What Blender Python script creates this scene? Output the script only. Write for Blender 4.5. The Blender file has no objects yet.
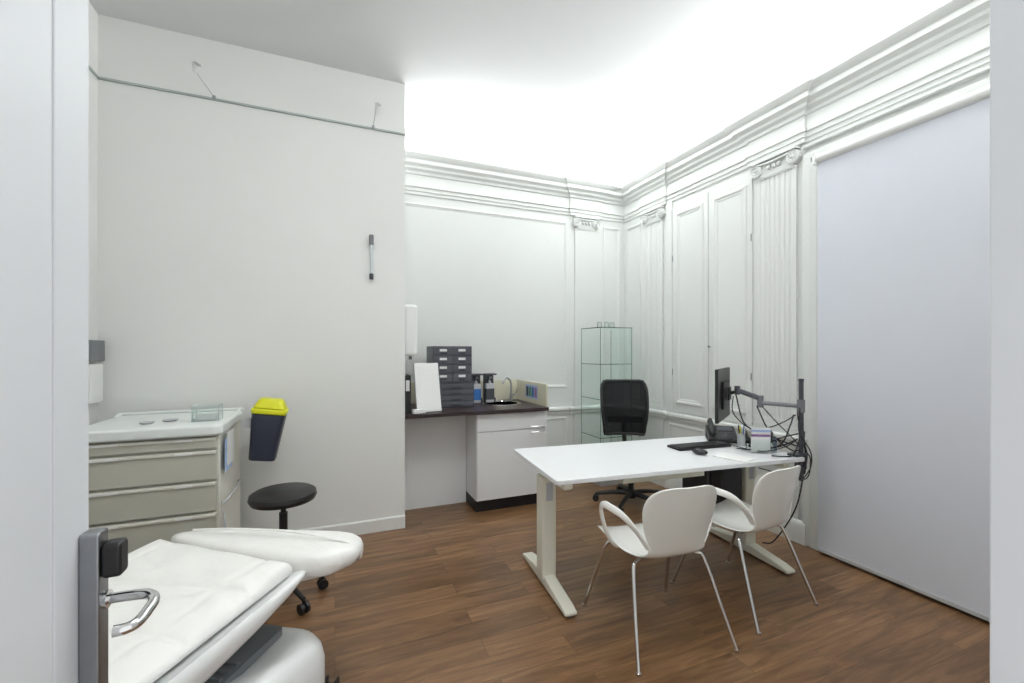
import bpy, bmesh, math, random
from mathutils import Vector, Matrix, Quaternion
random.seed(4)
scene=bpy.context.scene
COL=scene.collection

# ---------------------------------------------------------------- materials
def lin(c):
    return tuple(((x/255)/12.92 if x/255<=0.04045 else ((x/255+0.055)/1.055)**2.4) for x in c)+(1,)
def mat(name,rgb,rough=0.5,metal=0.0,var=0.04,scale=8,bump=0.0,bscale=60,coat=0,trans=0,spec=0.5,bdist=.005):
    m=bpy.data.materials.new(name); m.use_nodes=True
    nt=m.node_tree; b=nt.nodes['Principled BSDF']
    b.inputs['Roughness'].default_value=rough; b.inputs['Metallic'].default_value=metal
    b.inputs['Coat Weight'].default_value=coat; b.inputs['Transmission Weight'].default_value=trans
    b.inputs['Specular IOR Level'].default_value=spec
    c=lin(rgb)
    tc=nt.nodes.new('ShaderNodeTexCoord')
    n=nt.nodes.new('ShaderNodeTexNoise'); n.inputs['Scale'].default_value=scale; n.inputs['Detail'].default_value=3
    nt.links.new(tc.outputs['Object'],n.inputs['Vector'])
    r=nt.nodes.new('ShaderNodeValToRGB')
    r.color_ramp.elements[0].position=.3; r.color_ramp.elements[1].position=.7
    r.color_ramp.elements[0].color=tuple(x*(1-var) for x in c[:3])+(1,)
    r.color_ramp.elements[1].color=tuple(min(1,x*(1+var)) for x in c[:3])+(1,)
    nt.links.new(n.outputs['Fac'],r.inputs['Fac']); nt.links.new(r.outputs['Color'],b.inputs['Base Color'])
    if bump>0:
        n2=nt.nodes.new('ShaderNodeTexNoise'); n2.inputs['Scale'].default_value=bscale; n2.inputs['Detail'].default_value=4
        nt.links.new(tc.outputs['Object'],n2.inputs['Vector'])
        bp=nt.nodes.new('ShaderNodeBump'); bp.inputs['Strength'].default_value=bump; bp.inputs['Distance'].default_value=bdist
        nt.links.new(n2.outputs['Fac'],bp.inputs['Height']); nt.links.new(bp.outputs['Normal'],b.inputs['Normal'])
    return m
def glass(name,rgb,alpha=0.12,rough=0.03,see=None):
    m=bpy.data.materials.new(name); m.use_nodes=True; nt=m.node_tree
    for n in list(nt.nodes): nt.nodes.remove(n)
    o=nt.nodes.new('ShaderNodeOutputMaterial'); mx=nt.nodes.new('ShaderNodeMixShader')
    t=nt.nodes.new('ShaderNodeBsdfTransparent'); t.inputs['Color'].default_value=lin(rgb)
    if see is None:
        g=nt.nodes.new('ShaderNodeBsdfGlossy'); g.inputs['Roughness'].default_value=rough
        g.inputs['Color'].default_value=(.9,.95,.93,1)
        f=nt.nodes.new('ShaderNodeLayerWeight'); f.inputs['Blend'].default_value=alpha
        nt.links.new(f.outputs['Fresnel'],mx.inputs['Fac'])
    else:
        g=nt.nodes.new('ShaderNodeBsdfDiffuse'); g.inputs['Color'].default_value=(.012,.012,.014,1)
        mx.inputs['Fac'].default_value=see
    nt.links.new(t.outputs[0],mx.inputs[1]); nt.links.new(g.outputs[0],mx.inputs[2]); nt.links.new(mx.outputs[0],o.inputs[0])
    return m
def wood_floor():
    m=bpy.data.materials.new('laminate_floor'); m.use_nodes=True; nt=m.node_tree; b=nt.nodes['Principled BSDF']
    L=nt.links.new; N=nt.nodes.new
    tc=N('ShaderNodeTexCoord')
    br=N('ShaderNodeTexBrick'); br.inputs['Scale'].default_value=1; br.inputs['Brick Width'].default_value=1.05
    br.inputs['Row Height'].default_value=.135; br.inputs['Mortar Size'].default_value=.0012; br.offset=.37; br.offset_frequency=2
    br.inputs['Color1'].default_value=(0,0,0,1); br.inputs['Color2'].default_value=(1,1,1,1); br.inputs['Mortar'].default_value=(.3,.3,.3,1)
    br.inputs['Bias'].default_value=0
    L(tc.outputs['Object'],br.inputs['Vector'])
    mp=N('ShaderNodeMapping'); mp.inputs['Scale'].default_value=(1.4,12,1); L(tc.outputs['Object'],mp.inputs['Vector'])
    add=N('ShaderNodeVectorMath'); add.operation='ADD'; L(mp.outputs[0],add.inputs[0])
    sc=N('ShaderNodeVectorMath'); sc.operation='SCALE'; sc.inputs['Scale'].default_value=17; L(br.outputs['Color'],sc.inputs[0]); L(sc.outputs[0],add.inputs[1])
    n1=N('ShaderNodeTexNoise'); n1.inputs['Scale'].default_value=1.7; n1.inputs['Detail'].default_value=9; n1.inputs['Roughness'].default_value=.64; n1.inputs['Distortion'].default_value=.8
    L(add.outputs[0],n1.inputs['Vector'])
    r=N('ShaderNodeValToRGB'); e=r.color_ramp.elements
    e[0].position=.25; e[0].color=lin((84,59,39)); e[1].position=.77; e[1].color=lin((160,125,88))
    x=e.new(.5); x.color=lin((127,94,64))
    L(n1.outputs['Fac'],r.inputs['Fac'])
    mm=N('ShaderNodeMix'); mm.data_type='RGBA'; mm.blend_type='MULTIPLY'; mm.inputs['Factor'].default_value=1
    rr=N('ShaderNodeValToRGB'); rr.color_ramp.elements[0].color=(.74,.73,.72,1); rr.color_ramp.elements[1].color=(1.14,1.13,1.12,1)
    L(br.outputs['Color'],rr.inputs['Fac']); L(r.outputs['Color'],mm.inputs['A']); L(rr.outputs['Color'],mm.inputs['B'])
    m3=N('ShaderNodeMix'); m3.data_type='RGBA'; m3.blend_type='MIX'; m3.inputs['B'].default_value=lin((60,42,28))
    ml=N('ShaderNodeMath'); ml.operation='MULTIPLY'; ml.inputs[1].default_value=.65; L(br.outputs['Fac'],ml.inputs[0]); L(ml.outputs[0],m3.inputs['Factor'])
    L(mm.outputs['Result'],m3.inputs['A']); L(m3.outputs['Result'],b.inputs['Base Color'])
    b.inputs['Roughness'].default_value=.32; b.inputs['Specular IOR Level'].default_value=.5
    bp=N('ShaderNodeBump'); bp.inputs['Strength'].default_value=.10; bp.inputs['Distance'].default_value=.002
    L(n1.outputs['Fac'],bp.inputs['Height']); L(bp.outputs['Normal'],b.inputs['Normal'])
    return m
M_wall=mat('wall_paint',(232,233,230),.7,var=.010,scale=2,bump=.05,bscale=180)
M_pan=mat('panel_paint',(227,229,226),.55,var=.010,scale=2)
M_ceil=mat('ceiling_paint',(226,228,228),.8,var=.01,scale=2)
M_base=mat('baseboard_paint',(230,231,228),.45,var=.01)
M_door=mat('door_lacquer',(218,221,224),.4,var=.01)
M_floor=wood_floor()
M_blind=mat('blind_fabric',(219,222,230),.8,var=.01,scale=2,bump=.05,bscale=300)
M_whitep=mat('white_plastic',(234,235,233),.35,var=.01)
M_shell=mat('chair_shell_plastic',(242,242,237),.22,var=.01,coat=.3)
M_cream=mat('cream_powder_coat',(228,226,211),.4,var=.015)
M_desk=mat('white_laminate',(230,231,232),.3,var=.008)
M_chrome=mat('chrome',(215,215,215),.12,1.0,var=.02)
M_steel=mat('brushed_steel',(170,172,175),.32,1.0,var=.05,scale=30)
M_steeld=mat('dark_brushed_steel',(152,154,158),.33,1.0,var=.05,scale=30)
M_black=mat('black_plastic',(24,24,26),.45,var=.1)
M_blackm=glass('black_mesh_fabric',(255,255,255),see=.95)
M_leather=mat('black_leatherette',(32,31,32),.4,var=.1,bump=.2,bscale=120)
M_grey=mat('grey_plastic',(120,122,126),.5,var=.05)
M_lgrey=mat('light_grey_plastic',(190,192,194),.45,var=.03)
M_dgrey=mat('dark_grey_metal',(78,80,86),.4,.3,var=.05)
M_cart=mat('cart_beige_grey',(196,195,182),.45,var=.02)
M_cartbody=mat('cart_body_cream',(222,220,209),.45,var=.02)
M_carttop=mat('cart_top_plastic',(232,236,233),.35,var=.02)
M_uph=mat('white_vinyl',(241,240,236),.36,var=.012,bump=.5,bscale=9,bdist=.02)
M_exam=mat('white_moulded_cover',(238,240,240),.28,var=.01,coat=.3)
M_plate=mat('grey_base_plate',(112,118,122),.5,var=.03)
M_counter=mat('dark_worktop',(52,38,40),.3,var=.15,scale=60)
M_cab=mat('cabinet_white',(232,233,233),.35,var=.01)
M_cream2=mat('upstand_cream',(218,214,192),.45,var=.03)
M_yellow=mat('yellow_plastic',(222,222,24),.4,var=.02)
M_navy=mat('dark_blue_plastic',(48,52,68),.4,var=.05)
M_blue=mat('blue_label',(50,110,180),.4,var=.15,scale=30)
M_lblue=mat('pale_blue_paper',(170,190,225),.6,var=.1,scale=20)
M_paper=mat('white_paper',(236,236,234),.7,var=.02)
M_purple=mat('purple_print',(150,110,160),.6,var=.25,scale=40)
M_green=mat('green_print',(90,150,110),.6,var=.2,scale=40)
M_glass=glass('clear_glass',(248,253,251),.10)
M_gedge=glass('glass_edge_green',(150,190,176),.25,.1)
M_acryl=glass('clear_acrylic',(246,250,250),.15)
M_acedge=mat('acrylic_edge',(190,202,204),.2,var=.03)
M_tube=mat('tube_translucent',(205,212,216),.15,var=.03,coat=.5)
M_screen=mat('screen_black',(12,12,16),.12,var=.1)
M_rail=mat('rail_grey',(176,186,182),.3,.3,var=.06)
M_fill_lamp=bpy.data.materials.new('fill_lamp_diffuser'); M_fill_lamp.use_nodes=True  # glowing cover of the added ceiling fill lamp
_b=M_fill_lamp.node_tree.nodes['Principled BSDF']; _b.inputs['Base Color'].default_value=(.9,.9,.9,1); _b.inputs['Emission Color'].default_value=(.985,.995,1,1); _b.inputs['Emission Strength'].default_value=19.5

# ---------------------------------------------------------------- builder
def catmull(pts,n=6,closed=False):
    P=[Vector(p) for p in pts]; out=[]; N=len(P)
    rng=N if closed else N-1
    for i in range(rng):
        p1=P[i]; p2=P[(i+1)%N]
        p0=P[i-1] if (i>0 or closed) else p1*2-p2
        p3=P[(i+2)%N] if (i+2<N or closed) else p2*2-p1
        for k in range(n):
            t=k/n
            out.append(.5*((2*p1)+(-p0+p2)*t+(2*p0-5*p1+4*p2-p3)*t*t+(-p0+3*p1-3*p2+p3)*t**3))
    if not closed: out.append(P[-1])
    return out
class MB:
    def __init__(s): s.bm=bmesh.new(); s.mi=0
    def face(s,vs):
        try:
            f=s.bm.faces.new(vs); f.material_index=s.mi; return f
        except ValueError: return None
    def quad(s,*ps): s.face([s.bm.verts.new(p) for p in ps]); return s
    def box(s,lo,hi,M=None):
        v=[]
        for z in (lo[2],hi[2]):
            for x,y in ((lo[0],lo[1]),(hi[0],lo[1]),(hi[0],hi[1]),(lo[0],hi[1])):
                p=Vector((x,y,z)); 
                if M is not None: p=M@p
                v.append(s.bm.verts.new(p))
        for q in ((0,3,2,1),(4,5,6,7),(0,1,5,4),(1,2,6,5),(2,3,7,6),(3,0,4,7)): s.face([v[i] for i in q])
        return s
    def ring(s,c,u,w,r,seg,flat=1): 
        return [s.bm.verts.new(c+u*(math.cos(2*math.pi*i/seg)*r)+w*(math.sin(2*math.pi*i/seg)*r*flat)) for i in range(seg)]
    def bridge(s,a,b):
        n=len(a)
        for i in range(n): s.face([a[i],a[(i+1)%n],b[(i+1)%n],b[i]])
    def cyl(s,p0,p1,r0,r1=None,seg=24):
        p0=Vector(p0);p1=Vector(p1); r1=r0 if r1 is None else r1
        d=(p1-p0).normalized(); u=d.orthogonal().normalized(); w=d.cross(u)
        a=s.ring(p0,u,w,r0,seg); b=s.ring(p1,u,w,r1,seg); s.bridge(a,b); s.face(a[::-1]); s.face(b); return s
    def tube(s,pts,r,seg=10,flat=1,smooth=6,closed=False,up=None,rad=None):
        P=catmull(pts,smooth,closed) if smooth else [Vector(p) for p in pts]
        N=len(P); rings=[]; u=None
        for i in range(N):
            if closed: d=(P[(i+1)%N]-P[i-1]).normalized()
            else: d=(P[min(i+1,N-1)]-P[max(i-1,0)]).normalized()
            if up is not None: u=(Vector(up)-d*Vector(up).dot(d)).normalized()
            elif u is None: u=d.orthogonal().normalized()
            else: u=(u-d*u.dot(d)).normalized()
            w=d.cross(u)
            rr=r if rad is None else rad(i/(N-1))*r
            rings.append(s.ring(P[i],w,u,rr,seg,flat))
        for i in range(N-1): s.bridge(rings[i],rings[i+1])
        if closed: s.bridge(rings[-1],rings[0])
        else: s.face(rings[0][::-1]); s.face(rings[-1])
        return s
    def lathe(s,prof,c=(0,0,0),seg=32,axis=None):
        c=Vector(c); M=Matrix.Identity(3) if axis is None else Vector((0,0,1)).rotation_difference(Vector(axis)).to_matrix()
        rings=[]
        for r,z in prof:
            rings.append([s.bm.verts.new(c+M@Vector((max(r,1e-4)*math.cos(2*math.pi*i/seg),max(r,1e-4)*math.sin(2*math.pi*i/seg),z))) for i in range(seg)])
        for a,b in zip(rings,rings[1:]): s.bridge(a,b)
        s.face(rings[0][::-1]); s.face(rings[-1]); return s
    def prism(s,out,z0,z1,M=None):
        def zz(z,p): return z(p) if callable(z) else z
        a=[Vector((p[0],p[1],zz(z0,p))) for p in out]; b=[Vector((p[0],p[1],zz(z1,p))) for p in out]
        if M is not None: a=[M@p for p in a]; b=[M@p for p in b]
        a=[s.bm.verts.new(p) for p in a]; b=[s.bm.verts.new(p) for p in b]
        s.bridge(a,b); s.face(a[::-1]); s.face(b); return s
    def puff(s,out,z0,z1,crown,c=None,rings_n=7,edge=.03,prof=None,wr=0):
        def zz(z,p): return z(p) if callable(z) else z
        n=len(out); cx=sum(p[0] for p in out)/n; cy=sum(p[1] for p in out)/n
        R=[]
        def ring(k,h):
            r=[]
            for p in out:
                d=Vector((cx-p[0],cy-p[1])); L=d.length; q=Vector((p[0],p[1]))+d*(min(k/L,.999))
                a=zz(z0,p); b=zz(z1,p); r.append(s.bm.verts.new((q.x,q.y,a+(b-a)*h)))
            return r
        for k,h in (prof or ((.5,0),(.1,.12),(0,.35),(0,.6),(.25,.82),(.9,.97))): R.append(ring(edge*k,h))
        for a,b in zip(R,R[1:]): s.bridge(a,b)
        s.face(R[0][::-1])
        last=R[-1]; base=[v.co.copy() for v in last]; cz=sum(v.z for v in base)/n
        for j in range(1,rings_n):
            t=j/rings_n; new=[]
            for v in base:
                q=v.lerp(Vector((cx,cy,cz)),t); q.z+=crown*(1-(1-t)**2)
                if wr: q.z+=wr*math.sin(38*q.x+14*q.y+3*math.sin(17*q.y))*(t*(1.3-t))
                new.append(s.bm.verts.new(q))
            s.bridge(last,new); last=new
        cv=s.bm.verts.new((cx,cy,cz+crown))
        for i in range(n): s.face([last[i],last[(i+1)%n],cv])
        return s
    def sphere(s,c,r,sc=(1,1,1),seg=20):
        c=Vector(c); rings=[]
        n=seg//2
        for j in range(n+1):
            t=math.pi*j/n
            rr=max(math.sin(t),1e-3)
            rings.append([s.bm.verts.new(c+Vector((r*sc[0]*rr*math.cos(2*math.pi*i/seg),r*sc[1]*rr*math.sin(2*math.pi*i/seg),-r*sc[2]*math.cos(t)))) for i in range(seg)])
        for a,b in zip(rings,rings[1:]): s.bridge(a,b)
        s.face(rings[0][::-1]); s.face(rings[-1]); return s
    def grid(s,f,nu,nv):
        g=[[s.bm.verts.new(f(i/nu,j/nv)) for j in range(nv+1)] for i in range(nu+1)]
        for i in range(nu):
            for j in range(nv): s.face([g[i][j],g[i+1][j],g[i+1][j+1],g[i][j+1]])
        return s
    def sweep(s,path,prof,closed=False):
        P=[Vector(p) for p in path]; N=len(P); rings=[]
        for i in range(N):
            def nrm(a,b):
                d=(b-a).normalized(); return Vector((d.y,-d.x))
            if closed or 0<i<N-1:
                n1=nrm(P[i-1],P[i]); n2=nrm(P[i],P[(i+1)%N]); o=(n1+n2)/(1+n1.dot(n2))
            elif i==0: o=nrm(P[0],P[1])
            else: o=nrm(P[-2],P[-1])
            rings.append([s.bm.verts.new((P[i].x+o.x*d,P[i].y+o.y*d,z)) for d,z in prof])
        for a,b in zip(rings,rings[1:]): s.bridge(a,b)
        s.face(rings[0][::-1]); s.face(rings[-1]); return s
    def frame(s,W,x0,z0,x1,z1,prof):
        rings=[]
        for o,y in prof:
            rings.append([s.bm.verts.new(W(x,y,z)) for x,z in ((x0+o,z0+o),(x1-o,z0+o),(x1-o,z1-o),(x0+o,z1-o))])
        for a,b in zip(rings,rings[1:]): s.bridge(a,b)
        return s
    def obj(s,name,mats,parent=None,bevel=0,bseg=2,sub=0,solid=0,angle=32,label=None,kind=None):
        bm=s.bm
        bmesh.ops.recalc_face_normals(bm,faces=bm.faces)
        for f in bm.faces: f.smooth=True
        for e in bm.edges:
            if len(e.link_faces)==2 and e.calc_face_angle(0)>math.radians(angle) and not sub: e.smooth=False
        me=bpy.data.meshes.new(name); bm.to_mesh(me); bm.free()
        for m in (mats if isinstance(mats,(list,tuple)) else [mats]): me.materials.append(m)
        o=bpy.data.objects.new(name,me); COL.objects.link(o)
        if parent is not None: o.parent=parent
        if solid:
            md=o.modifiers.new('solid','SOLIDIFY'); md.thickness=solid; md.offset=0
        if bevel:
            md=o.modifiers.new('bevel','BEVEL'); md.width=bevel; md.segments=bseg; md.limit_method='ANGLE'; md.angle_limit=math.radians(40); md.harden_normals=False
            for e in me.edges: e.use_edge_sharp=False
            md2=o.modifiers.new('wn','WEIGHTED_NORMAL')
        if sub:
            md=o.modifiers.new('sub','SUBSURF'); md.levels=sub; md.render_levels=sub
        if label: o['label']=label
        if kind: o['kind']=kind
        return o
def thing(name,label,cat,loc=(0,0,0),rz=0,group=None):
    o=bpy.data.objects.new(name,None); COL.objects.link(o); o.location=loc; o.rotation_euler=(0,0,math.radians(rz))
    o.empty_display_size=.05
    o['label']=label; o['category']=cat
    if group: o['group']=group
    return o
def dup(root,loc,rz,label=None):
    r=root.copy(); COL.objects.link(r); r.location=loc; r.rotation_euler=(0,0,math.radians(rz))
    if label: r['label']=label
    def rec(src,dst):
        for c in list(src.children):
            k=c.copy(); COL.objects.link(k); k.parent=dst; rec(c,k)
    rec(root,r); return r
def rrect(x0,y0,x1,y1,r,n=6):
    out=[]
    for cx,cy,a0 in ((x1-r,y0+r,-90),(x1-r,y1-r,0),(x0+r,y1-r,90),(x0+r,y0+r,180)):
        for i in range(n+1):
            a=math.radians(a0+90*i/n); out.append((cx+r*math.cos(a),cy+r*math.sin(a)))
    return out
def dens(out,step=.03):
    r=[]
    for i,p in enumerate(out):
        q=out[(i+1)%len(out)]; L=math.hypot(q[0]-p[0],q[1]-p[1]); k=max(1,int(L/step))
        for j in range(k): r.append((p[0]+(q[0]-p[0])*j/k,p[1]+(q[1]-p[1])*j/k))
    return r
def struct(mb,name,m,label=None,**k):
    o=mb.obj(name,m,kind='structure',**k)
    if label: o['label']=label
    o['category']='room shell' 
    return o

# ---------------------------------------------------------------- room
XL,XR,YB,YA,YF,ZC=-1.39,3.20,4.27,3.53,0.20,3.55
struct(MB().box((XL-.3,-1.2,-.1),(XR+.3,YB+.3,0)),'floor',M_floor,'brown oak laminate plank flooring')
struct(MB().box((XL-.2,-.0,ZC),(XR+.2,YB+.2,ZC+.1)),'ceiling',M_ceil,'plain white painted ceiling')
struct(MB().box((.40,YB,0),(XR+.2,YB+.15,ZC)),'wall_back',M_pan,'off-white panelled rear wall')
struct(MB().box((XL-.15,YA,0),(.52,YB+.15,ZC)),'wall_alcove',M_wall,'smooth white boxed-out wall')
struct(MB().box((XL-.15,0,0),(XL,YA,ZC)),'wall_left',M_wall,'smooth white side wall')
struct(MB().box((XR,0,0),(XR+.15,YB,ZC)),'wall_right',M_pan,'off-white panelled wall')
mb=MB().box((.62,0,0),(XR,YF,ZC)).box((XL,0,0),(-.42,.12,ZC)).box((-.42,0,2.35),(.62,YF,ZC))
struct(mb,'wall_front',M_wall,'white wall around the doorway')
struct(MB().box((.560,.02,0),(.62,YF,2.35)).box((.5585,YF-.03,0),(.68,YF+.002,2.40)),'trim_1',M_door,'white lacquered door jamb',bevel=.002)

# cornice / entablature
BK=.018
path=[(.52,YB),(2.46,YB),(2.46,YB-BK),(2.85,YB-BK),(2.85,YB),(XR,YB),(XR,3.93),(XR-BK,3.93),(XR-BK,3.55),(XR,3.55),(XR,2.56),(XR-BK,2.56),(XR-BK,2.12),(XR,2.12),(XR,YF)]
prof=[(-.02,2.94),(.012,2.94),(.012,2.97),(.022,2.972),(.022,3.005),(.034,3.010),(.034,3.03),(.012,3.035),(.012,3.13),(.026,3.135),(.032,3.158),(.060,3.175),(.064,3.195),(.098,3.215),(.100,3.25),(.120,3.262),(.142,3.292),(.142,3.318),(-.02,3.318)]
struct(MB().sweep(path,prof),'trim_2',M_pan,'moulded white entablature and cornice',angle=28)
path2=[(1.92,YB),(2.46,YB),(2.46,YB-BK),(2.85,YB-BK),(2.85,YB),(XR,YB),(XR,3.93),(XR-BK,3.93),(XR-BK,3.55),(XR,3.55),(XR,2.56),(XR-BK,2.56),(XR-BK,2.12),(XR,2.12),(XR,2.05)]
prof=[(-.01,.70),(.012,.70),(.018,.715),(.018,.735),(.036,.75),(.036,.772),(.026,.785),(-.01,.785)]
struct(MB().sweep(path2,prof),'trim_3',M_pan,'moulded white dado rail',angle=25)
prof=[(-.01,0),(.03,0),(.03,.13),(.022,.15),(.012,.16),(-.01,.16)]
struct(MB().sweep(path2,prof),'baseboard_back',M_base,'tall white skirting')
prof=[(-.01,0),(.015,0),(.015,.09),(.008,.10),(-.01,.10)]
struct(MB().sweep([(XL,.12),(XL,YA),(.52,YA)],prof),'baseboard_left',M_base,'white skirting board')
def WB(x,y,z): return Vector((x,YB-y,z))
def WR(x,y,z): return Vector((XR-y,x,z))
def pilaster(W,c,w,z0,z1,name,flutes=5,dep=.020):
    mb=MB(); h=w/2
    sec=[(-h,0),(-h,dep)]
    if flutes:
        m=.022; fw=(w-2*m)/flutes
        for i in range(flutes):
            a=-h+m+i*fw+.009; b=-h+m+(i+1)*fw-.009
            for k in range(0,7):
                t=math.pi*k/6; sec.append(((a+b)/2-(b-a)/2*math.cos(t),dep-.0065*math.sin(t)))
    sec+=[(h,dep),(h,0)]
    a=[mb.bm.verts.new(W(c+x,y,z0+.10)) for x,y in sec]; b=[mb.bm.verts.new(W(c+x,y,z1-.15)) for x,y in sec]
    mb.bridge(a,b)
    def wb(x0,x1,y0,y1,za,zb):
        vs=[mb.bm.verts.new(W(x,y,z)) for z in (za,zb) for x,y in ((x0,y0),(x1,y0),(x1,y1),(x0,y1))]
        for q in ((0,3,2,1),(4,5,6,7),(0,1,5,4),(1,2,6,5),(2,3,7,6),(3,0,4,7)): mb.face([vs[i] for i in q])
    wb(c-h-.012,c+h+.012,0,dep+.012,z0,z0+.05); wb(c-h-.006,c+h+.006,0,dep+.006,z0+.05,z0+.10)
    wb(c-h-.005,c+h+.005,0,dep+.006,z1-.15,z1-.138)
    wb(c-h+.01,c+h-.01,0,dep+.010,z1-.138,z1-.02)
    wb(c-h-.02,c+h+.02,0,dep+.038,z1-.018,z1)
    for sx in (-1,1):
        cc=c+sx*(h-.014)
        mb.cyl(W(cc,0,z1-.072),W(cc,dep+.024,z1-.072),.052,seg=28)
        pts=[]
        for k in range(40):
            t=k/39*4.6*math.pi; r=.048*(1-k/39*.82)
            pts.append(W(cc+sx*r*math.cos(t+1.57)*-1,dep+.027,z1-.072+r*math.sin(t+1.57)))
        mb.tube(pts,.0055,6,smooth=0)
        mb.sphere(W(cc,dep+.027,z1-.072),.010)
    mb.tube([W(c-h+.03,dep+.024,z1-.032),W(c,dep+.028,z1-.046),W(c+h-.03,dep+.024,z1-.032)],.009,8)
    for k in (-1,0,1): mb.sphere(W(c+k*.042,dep+.014,z1-.075),.017,(1,1,1.3))
    wb(c-h-.01,c+h+.01,0,BK,.0,.70)
    struct(mb,name,M_pan,'white classical pilaster with scrolled capital',angle=55)
pilaster(WB,2.655,.28,.785,2.935,'trim_4',0)
pilaster(WR,3.74,.28,.785,2.935,'trim_5',6)
pilaster(WR,2.34,.33,.785,2.935,'trim_6',7)
pm=[(0,0),(0,.005),(.007,.010),(.018,.010),(.025,.005),(.032,.004),(.036,.0)]
mb=MB()
mb.frame(WB,.56,1.0,2.42,2.86,pm); mb.frame(WB,2.90,.85,3.14,2.86,pm)
mb.frame(WB,1.95,.20,2.42,.67,pm); mb.frame(WB,2.90,.20,3.14,.67,pm)
struct(mb,'trim_7',M_pan,'raised rectangular wall panel mouldings',angle=25)
mb=MB()
mb.frame(WR,3.96,.85,4.22,2.86,pm); mb.frame(WR,2.58,.20,3.02,.67,pm); mb.frame(WR,3.06,.20,3.52,.67,pm)
mb.frame(WR,3.96,.20,4.22,.67,pm)
struct(mb,'trim_8',M_pan,'raised rectangular wall panel mouldings',angle=25)
for i,(a,b) in enumerate(((2.55,2.995),(3.005,3.455))):
    mb=MB()
    mb.box((XR-.014,a,.80),(XR+.0,b,2.88))
    W2=lambda x,y,z: Vector((XR-.014-y,x,z))
    mb.frame(W2,a+.05,.88,b-.05,2.80,[(0,0),(0,.007),(.010,.012),(.026,.012),(.034,.005),(.050,.004),(.054,0)])
    o=struct(mb,'door_%d'%(i+2),M_pan,'tall white panelled cupboard door',angle=25)
    for z in (1.2,2.35):
        y=(a+.004) if i==0 else (b-.004)
        MB().cyl((XR-.018,y,z-.03),(XR-.018,y,z+.03),.005,seg=10).obj('hinge',M_steel,o)
    if i==0: MB().cyl((XR-.014,b-.02,1.45),(XR-.032,b-.02,1.45),.006,seg=10).sphere((XR-.036,b-.02,1.45),.011).obj('door_knob',M_steel,o)
mb=MB()
mb.box((XR-.02,3.46,.785),(XR,3.54,2.94)); mb.box((XR-.035,2.06,0),(XR,2.12,2.80)); mb.box((XR-.045,2.00,0),(XR-.02,2.06,2.76))
mb.box((XR-.030,.2,2.80),(XR,2.12,2.85))
mb.box((XR-.036,.2,2.89),(XR,2.12,2.91))
struct(mb,'trim_9',M_pan,'white window surround',bevel=.005)

o=thing('picture_rail','thin pale grey-green metal picture rail running along the white wall','rail',(XL+.9,YA,3.145))
MB().box((-.9,-.010,-.008),(1.01,-.001,.006)).box((-.9,-.014,-.009),(1.01,-.010,-.005)).obj('rail',M_rail,o)
o=thing('picture_rail','thin pale grey-green metal picture rail on the side wall','rail',(XL,3.0,3.145))
MB().box((.001,-2.0,-.008),(.010,.51,.006)).box((.010,-2.0,-.009),(.014,.505,-.005)).obj('rail',M_rail,o)
def spot(loc,dx,dy,dz):
    sp=thing('wall_spotlight','tiny metal spotlight on a thin arm above the picture rail','light',loc,0,'spotlights on the picture rail')
    MB().box((-.010,-.008,-.010),(.010,.006,.010)).tube([(0,-.01,.0),(dx*.5,dy*.55,dz*.5),(dx,dy,dz)],.0022,8).obj('arm',M_steel,sp)
    MB().lathe([(.0,0),(.012,.0),(.016,.016),(.026,.040),(.028,.054),(.024,.054),(.0,.044)],(dx,dy,dz-.012),20,(.3,-.5,.5)).obj('lamp_head',M_whitep,sp)
    MB().lathe([(.0,0),(.022,0),(.022,.003),(.0,.003)],Vector((dx,dy,dz-.012))+Vector((.3,-.5,.5)).normalized()*.0545,20,(.3,-.5,.5)).obj('lens',M_chrome,sp)
spot((-.765,YA-.02,3.15),-.085,-.10,.105)
spot((.275,YA-.02,3.15),.015,-.06,.11)
cl=thing('added_fill_lamp','round white opal fill lamp added on the ceiling out of view','lamp',(.36,1.45,ZC))  # added out of view to brighten the left wall and soften shadows
MB().lathe([(0,0),(.40,0),(.41,-.02),(.40,-.05),(.0,-.05)],seg=48).obj('base',M_whitep,cl)
MB().lathe([(0,-.051),(.39,-.051),(.385,-.075),(.33,-.10),(.0,-.115)],seg=48).obj('fill_lamp_shade',M_fill_lamp,cl)

# ---------------------------------------------------------------- entrance door leaf
XD=-.345
mb=MB().box((XD-.042,.0,.01),(XD+.006,.745,2.25)).box((XD-.042,.745,.01),(XD,.85,2.25)).box((XD,.745,.01),(XD+.008,.752,2.25)).box((XD,.760,.01),(XD+.003,.763,2.25))
dr=struct(mb,'door_1',M_door,'open pale grey door leaf with steel handle',bevel=.0015)
MB().prism(rrect(-.016,-.14,.016,.14,.006),0,.024,Matrix.Translation((XD,.834,1.01))@Matrix(((0,0,1,0),(1,0,0,0),(0,1,0,0),(0,0,0,1)))).obj('escutcheon',M_steeld,dr,bevel=.003,label='brushed steel door plate')
MB().prism(rrect(-.015,-.026,.015,.026,.008),.0,.024,Matrix.Translation((XD+.024,.836,1.105))@Matrix(((0,0,1,0),(1,0,0,0),(0,1,0,0),(0,0,0,1)))).obj('lock_knob',M_black,dr,bevel=.005,bseg=3,label='black lock unit')
MB().cyl((XD+.024,.834,1.045),(XD+.030,.834,1.045),.013,seg=24).tube([(XD+.027,.834,1.045),(XD+.058,.832,1.045),(XD+.080,.826,1.045),(XD+.092,.810,1.043),(XD+.092,.785,1.040),(XD+.089,.762,1.038),(XD+.080,.752,1.037),(XD+.066,.750,1.037)],.0076,14).obj('door_handle',M_chrome,dr,label='shiny steel return lever')

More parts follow.
